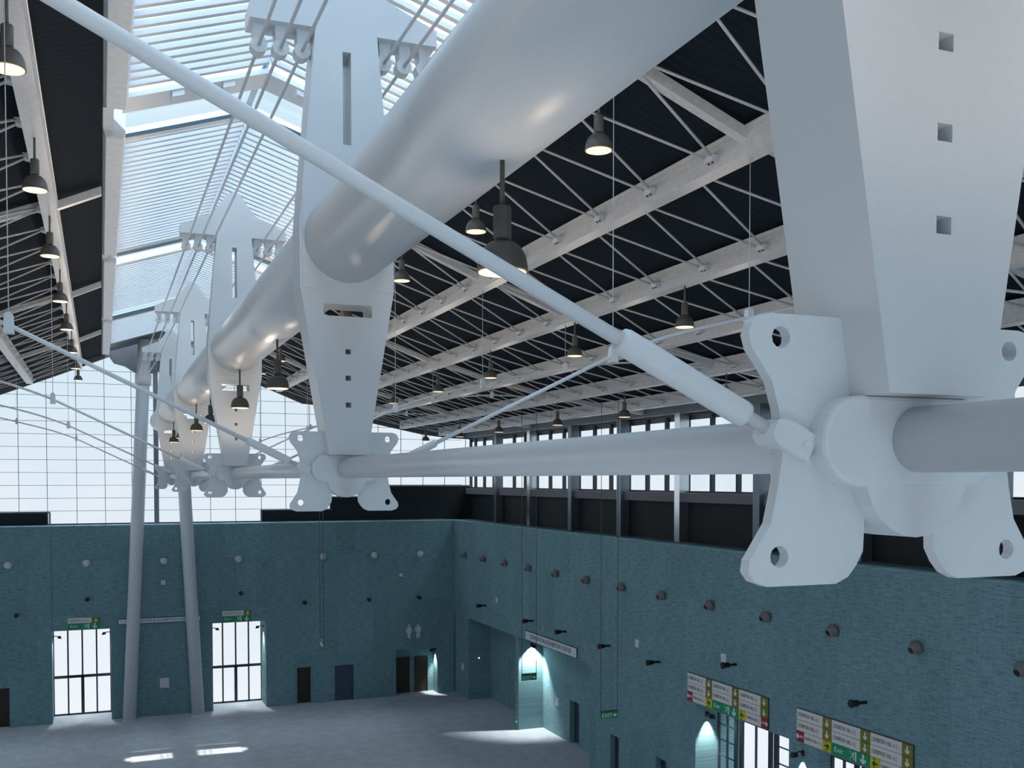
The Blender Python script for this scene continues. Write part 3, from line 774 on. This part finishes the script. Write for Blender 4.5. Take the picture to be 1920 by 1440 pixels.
door('washroom_door', .9, 2.34, (19.55, Y0 + .95, 0), ROT_END, 'browndoor', 'right brown door with push bar in the lit restroom niche', True)
door('alcove_door', 1.15, 2.3, (23.45, 48.62, 0), ROT_RIGHT, 'navydoor', 'dark recessed door in the lit alcove of the right wall')
door('service_door', .86, 2.32, (F + .35, 41.35, 0), ROT_RIGHT, 'navydoor', 'narrow dark recessed door on the right wall below an exit sign')
door('service_door', .88, 2.32, (F + .35, 37.16, 0), ROT_RIGHT, 'navydoor', 'narrow dark recessed door on the right wall cut by picture bottom')

def entrance(n, x0, x1, y):
    t = bpy.data.objects.new('door_%d' % n, None); COL.objects.link(t); t['kind'] = 'structure'
    b = MB(); b.quad((x0, y + .04, 0), (x1, y + .04, 0), (x1, y + .04, 5.4), (x0, y + .04, 5.4)); obj('pane', b.mesh('pane', 'frost'), t)
    b = MB(); w = (x1 - x0) / 4
    for i in range(5):
        x = x0 + w * i; hw = .045
        b.box(x - hw, x + hw, y, y + .08, 0, 5.4)
    b.box(x0 + 2 * w - .09, x0 + 2 * w + .09, y - .01, y + .09, 0, 2.3)
    b.box(x0, x1, y - .01, y + .09, 2.22, 2.38); b.box(x0, x1, y, y + .08, 0, .1)
    obj('door_frame', b.mesh('door_frame', 'mullion'), t)
entrance(1, -2.72, .44, 66.0); entrance(2, 6.17, 9.34, 66.0)
def side_entrance(n, y1, y0, x):
    t = bpy.data.objects.new('door_%d' % n, None); COL.objects.link(t); t['kind'] = 'structure'
    b = MB(); b.quad((x + .04, y0, 0), (x + .04, y1, 0), (x + .04, y1, 5.25), (x + .04, y0, 5.25)); obj('pane', b.mesh('pane', 'frost'), t)
    b = MB()
    for d, hw in ((.03, .03), (.6, .025), (1.2, .09), (1.56, .11), (2.5, .02), (3.4, .10), (3.75, .11), (5.88, .04)):
        b.box(x, x + .09, y1 - d - hw, y1 - d + hw, 0, 5.25)
    for k in range(1, 9):
        b.box(x + .01, x + .06, y1 - 1.2, y1, .62 * k - .02, .62 * k + .02)
        b.box(x + .01, x + .06, y0, y1 - 3.75, .62 * k - .02, .62 * k + .02)
    b.box(x, x + .09, y0, y1, 0, .1)
    obj('door_frame', b.mesh('door_frame', 'mullion'), t)
side_entrance(3, 34.5, 28.6, 22.68); side_entrance(4, 27.06, 21.0, 22.15)

# ------------------------------------------------------------------ signs
def bx(x0, x1, y0, y1, z0, z1): return MB().box(x0, x1, y0, y1, z0, z1)
def arrow(dirn, L=.24, w=.05, hw=.16, m='swhite'):
    """arrow outline in local x/y, pointing down/left/right"""
    p = [(-w / 2, L / 2), (-w / 2, -L * .1), (-hw / 2, .02), (-hw / 2 - .0, -.05), (0, -L / 2), (hw / 2, -.05), (hw / 2, .02), (w / 2, -L * .1), (w / 2, L / 2)]
    a = {'down': 0, 'left': -PI / 2, 'right': PI / 2}[dirn]
    c, s_ = math.cos(a), math.sin(a)
    p = [(x * c - y * s_, x * s_ + y * c) for x, y in p]
    return curve_mesh('arrow', [p], .004, m, lambda x, y, z: (x, y, z))
AR = {k: arrow(k) for k in ('down', 'left', 'right')}
ARB = {k: arrow(k, m='sdark') for k in ('left', 'right')}
def runner():
    """running figure and doorway"""
    def seg(x0, y0, x1, y1, w):
        d = Vector((x1 - x0, y1 - y0)); n = Vector((-d.y, d.x)).normalized() * w / 2
        return [(x0 + n.x, y0 + n.y), (x1 + n.x, y1 + n.y), (x1 - n.x, y1 - n.y), (x0 - n.x, y0 - n.y)]
    b = MB()
    def add(pl):
        n = len(b.v); b.v += [(x, y, .004) for x, y in pl]; b.face(tuple(range(n, n + len(pl))))
    add(circle(.03, .11, .026, 10)); add(seg(.01, .08, -.02, -.01, .045)); add(seg(-.02, 0, .05, -.05, .03)); add(seg(.05, -.05, .02, -.13, .026))
    add(seg(-.02, 0, -.06, -.06, .03)); add(seg(-.06, -.06, -.13, -.07, .026)); add(seg(.01, .07, .07, .03, .022)); add(seg(0, .07, -.07, .06, .022)); add(seg(-.07, .06, -.09, .01, .02))
    add(rect(.09, .15, -.15, .15)); add(rect(-.15, -.12, .06, .15)); add(rect(-.15, -.13, -.15, -.1))
    return b.mesh('running_figure', 'swhite')
RUN = runner()
TXT = 'J EXHIBITION  HALL  6  J'
def panel(t, name, x0, x1, y0, y1, m): return obj(name, bx(x0, x1, y0, y1, 0, .03).mesh(name, m), t)
def txt(par, s, x, y, size, m, sx=1.0): return obj('lettering', text_mesh(s, size, m, sx), par, (x, y, .033))
def hall_cell(t, x, y, w, h, aw):
    p = panel(t, 'hall_panel', x, x + w - aw - .01, y, y + h, 'sgrey'); txt(p, TXT, x + .06, y + h / 2, h * .52, 'stext', (w - aw - .14) / (h * .52) / 12.2)
    p = panel(t, 'arrow_panel', x + w - aw, x + w, y, y + h, 'solive'); obj('arrow', AR['down'], p, (x + w - aw / 2, y + h / 2, .035))
def green_cell(t, x, y, w, h):
    p = panel(t, 'exit_panel', x, x + w, y, y + h, 'sgreen'); txt(p, 'Exit', x + .12, y + h / 2, h * .62, 'swhite', 1.25)
    obj('running_figure', RUN, p, (x + w * .58, y + h / 2, .034)); o = obj('arrow', AR['down'], p, (x + w * .84, y + h / 2, .036)); o.scale = (1.5, 1.3, 1)
def board(loc, rot, lab):
    t = thing('wayfinding_board', lab, 'sign', loc, rot)
    W, H = 5.27, 1.1
    panel(t, 'backing', -.015, W + .015, -.015, H + .015, 'sframe').location.z = -.02
    cw, ch, g = 1.745, .35, .017
    for c in range(3):
        x = c * (cw + g)
        for r_ in (1, 2): hall_cell(t, x, r_ * (ch + g), cw, ch, .42)
    # bottom row
    p = panel(t, 'red_panel', 0, .38, 0, ch, 'sred'); obj('arrow', AR['left'], p, (.1, ch / 2, .035)); txt(p, 'EXIT', .19, ch / 2, .13, 'swhite', .6)
    p = panel(t, 'hall_panel', .39, 1.31, 0, ch, 'sgrey'); txt(p, 'EXHIBITION  HALL  6  J', .43, ch / 2, .13, 'stext', .58)
    p = panel(t, 'yellow_panel', 1.32, cw, 0, ch, 'syellow'); obj('arrow', ARB['right'], p, (1.53, ch / 2, .035)); txt(p, 'EXIT', 1.44, .31, .06, 'sdark'); txt(p, 'EXIT', 1.44, .04, .06, 'sdark')
    green_cell(t, cw + g, 0, cw, ch)
    x = 2 * (cw + g)
    p = panel(t, 'yellow_panel', x, x + .43, 0, ch, 'syellow'); obj('arrow', ARB['left'], p, (x + .21, ch / 2, .035)); txt(p, 'EXIT', x + .12, .31, .06, 'sdark'); txt(p, 'EXIT', x + .12, .04, .06, 'sdark')
    p = panel(t, 'hall_panel', x + .44, x + 1.36, 0, ch, 'sgrey'); txt(p, 'EXHIBITION  HALL  6  J', x + .48, ch / 2, .13, 'stext', .58)
    p = panel(t, 'red_panel', x + 1.37, x + cw, 0, ch, 'sred'); txt(p, 'EXIT', x + 1.39, ch / 2, .13, 'swhite', .6); obj('arrow', AR['right'], p, (x + cw - .1, ch / 2, .035))
board((WR - .03, 34.9, 5.29), ROT_RIGHT, 'three by three wayfinding board over farther glass entrance on right wall')
board((WR - .03, 28.02, 5.29), ROT_RIGHT, 'three by three wayfinding board over nearer glass entrance at lower right')
for x, nm in ((-1.86, 'left'), (6.74, 'right')):
    t = thing('entrance_sign', 'two row grey and green sign over the %s glass entrance of the end wall' % nm, 'sign', (x, Y0 - .03, 5.40), ROT_END)
    hall_cell(t, 0, .335, 1.71, .31, .42); green_cell(t, 0, 0, 1.71, .32)
def long_sign(loc, rot, W, H, lab):
    t = thing('name_sign', lab, 'sign', loc, rot)
    panel(t, 'backing', -.04, W + .04, -.04, H + .04, 'sframe').location.z = -.02
    p = panel(t, 'face', 0, W, 0, H, 'spale')
    me = text_mesh('CONVENTION & EXHIBITION CENTER', H * .72, 'sdark'); w = max(v.co.x for v in me.vertices)
    o = obj('lettering', me, p, (W * .09, H / 2, .033)); o.scale = (W * .82 / w, 1, 1)
    txt(p, '>', W * .03, H / 2, H * .4, 'stext')
long_sign((WR - .03, 51.6, 5.28), ROT_RIGHT, 6.45, .46, 'long pale name sign on the right wall over the lit alcove')
long_sign((.86, Y0 - .03, 5.56), ROT_END, 4.6, .27, 'long pale name sign on the end wall crossing behind both columns')
# restroom pictograms
man = [circle(0, .39, .075, 14), [(-.17, .29), (.17, .29), (.2, .25), (.2, -.03), (.14, -.03), (.14, .2), (.115, .2), (.115, -.42), (.015, -.42), (.015, -.06), (-.015, -.06), (-.015, -.42), (-.115, -.42), (-.115, .2), (-.14, .2), (-.14, -.03), (-.2, -.03), (-.2, .25)]]
woman = [circle(0, .39, .075, 14), [(-.11, .29), (.11, .29), (.15, .26), (.22, -.03), (.17, -.05), (.11, .16), (.095, .16), (.15, -.1), (.085, -.14), (.085, -.42), (-.085, -.42), (-.085, -.14), (-.15, -.1), (-.095, .16), (-.11, .16), (-.17, -.05), (-.22, -.03), (-.15, .26)]]
for nm, pl, x in (('woman', woman, 18.47), ('man', man, 19.09)):
    me = curve_mesh('restroom_symbol', pl, .012, 'plate', lambda x, y, z: (x, y, z + .012))
    tag(obj('restroom_symbol', me, None, (x, Y0, 4.15), ROT_END), 'pale %s restroom symbol on the end wall above the brown doors' % ('woman shaped' if nm == 'woman' else 'man shaped'), 'symbol')
# hanging exit signs
def exit_sign(loc, rotz, top, lab, W=.76, H=.3):
    t = thing('exit_sign', lab, 'sign', loc, (0, 0, rotz), 'hanging exit signs')
    obj('frame', bx(-W / 2, W / 2, -.03, .03, H - .04, H + .02).mesh('frame', 'dark'), t)
    f = obj('panel', bx(-W / 2, W / 2, -.02, .02, 0, H - .04).mesh('panel', 'sxgreen'), t)
    o = obj('lettering', text_mesh('EXIT', .235, 'swhite', 1.0), f, (-W / 2 + .05, -.021, .12), (R(90), 0, 0))
    w = max(v.co.x for v in o.data.vertices); o.scale = (.46 / w, 1, 1)
    pa = [(-.09, .02), (.0, .02), (.0, .075), (.1, 0), (.0, -.075), (.0, -.02), (-.09, -.02)]
    obj('arrow', curve_mesh('arrow', [pa], .003, 'swhite', lambda x, y, z: (x, z, y)), f, (W / 2 - .14, -.022, .125))
    for s in (-1, 1): obj('wire', MB().sweep([(s * (W / 2 - .012), 0, H), (s * (W / 2 - .012), 0, top - loc[2])], .012, 6).mesh('wire', 'darkwire'), t)
exit_sign((18.7, 36.2, 4.5), 0, 17.75, 'green hanging exit sign on two long wires, right one near the right wall')
exit_sign((18.52, 44.0, 4.62), 0, 17.75, 'green hanging exit sign on long wires before the lit alcove')
exit_sign((8.6, 43.0, 6.93), R(-90), 20.3, 'green hanging exit sign seen edge on before the end wall')

# ------------------------------------------------------------------ light
w = bpy.data.worlds.new('sky'); SC.world = w; w.use_nodes = True
N = w.node_tree.nodes; L = w.node_tree.links; bg = N['Background']
tc = N.new('ShaderNodeTexCoord')
def dotn(vec):
    d = N.new('ShaderNodeVectorMath'); d.operation = 'DOT_PRODUCT'; d.inputs[1].default_value = vec
    L.new(tc.outputs['Generated'], d.inputs[0]); return d
dz = dotn((0, 0, 1))
rp = N.new('ShaderNodeValToRGB'); L.new(dz.outputs['Value'], rp.inputs[0])
e = rp.color_ramp.elements; e[0].position = 0.0; e[0].color = (.80, .88, .95, 1); e[1].position = .75; e[1].color = (.50, .78, 1.0, 1)
q = rp.color_ramp.elements.new(.2); q.color = (.64, .87, .98, 1)
nz = N.new('ShaderNodeTexNoise'); nz.inputs['Scale'].default_value = 2.2; nz.inputs['Detail'].default_value = 5; L.new(tc.outputs['Generated'], nz.inputs['Vector'])
cr = N.new('ShaderNodeValToRGB'); cr.color_ramp.elements[0].position = .42; cr.color_ramp.elements[1].position = .62; L.new(nz.outputs['Fac'], cr.inputs[0])
mxc = N.new('ShaderNodeMix'); mxc.data_type = 'RGBA'; L.new(cr.outputs[0], mxc.inputs[0]); L.new(rp.outputs[0], mxc.inputs[6]); mxc.inputs[7].default_value = (.95, .97, 1.0, 1)
# the sky is brighter towards the sun, behind the camera
back = dotn(tuple(Vector((.25, -.9, .3)).normalized()))
mr = N.new('ShaderNodeMapRange'); mr.inputs['From Min'].default_value = -.1; mr.inputs['From Max'].default_value = 1; mr.inputs['To Min'].default_value = 1.0; mr.inputs['To Max'].default_value = .76; L.new(back.outputs['Value'], mr.inputs['Value'])
zen = dotn(tuple(Vector((.06, -.19, 1)).normalized()))
mz = N.new('ShaderNodeMapRange'); mz.inputs['From Min'].default_value = .6; mz.inputs['From Max'].default_value = 1; mz.inputs['To Min'].default_value = 0; mz.inputs['To Max'].default_value = 10.0; L.new(zen.outputs['Value'], mz.inputs['Value'])
ad = N.new('ShaderNodeMath'); ad.operation = 'ADD'; L.new(mr.outputs[0], ad.inputs[0]); L.new(mz.outputs[0], ad.inputs[1])
mr = ad
bk = N.new('ShaderNodeMapRange'); bk.inputs['From Min'].default_value = -.2; bk.inputs['From Max'].default_value = .4; L.new(back.outputs['Value'], bk.inputs['Value'])
mxb = N.new('ShaderNodeMix'); mxb.data_type = 'RGBA'; L.new(bk.outputs[0], mxb.inputs[0]); L.new(mxc.outputs[2], mxb.inputs[6]); mxb.inputs[7].default_value = (.57, .69, .795, 1)
L.new(mxb.outputs[2], bg.inputs['Color']); L.new(mr.outputs[0], bg.inputs['Strength'])
sd = bpy.data.lights.new('sun', 'SUN'); sd.energy = 6.0; sd.angle = R(.6); sd.color = (1, .97, .9)
so = bpy.data.objects.new('sun', sd); COL.objects.link(so); so['kind'] = 'helper'
# direction in which the sunlight travels
sdir = Vector((.03, .155, -1)).normalized()
so.rotation_euler = sdir.to_track_quat('-Z', 'Y').to_euler(); so.location = (0, 0, 40)

# ------------------------------------------------------------------ camera
cd = bpy.data.cameras.new('camera'); cd.sensor_width = 36; cd.lens = 36; cd.shift_y = .125; cd.clip_end = 500
co = bpy.data.objects.new('camera', cd); COL.objects.link(co); co.location = (0, 0, 14)
co.rotation_euler = (R(90 - 1.7899), 0, R(-21.8689))
SC.camera = co
SC.view_settings.view_transform = 'Standard'; SC.view_settings.look = 'None'; SC.view_settings.exposure = 0; SC.view_settings.gamma = 1
SC.view_settings.use_curve_mapping = False
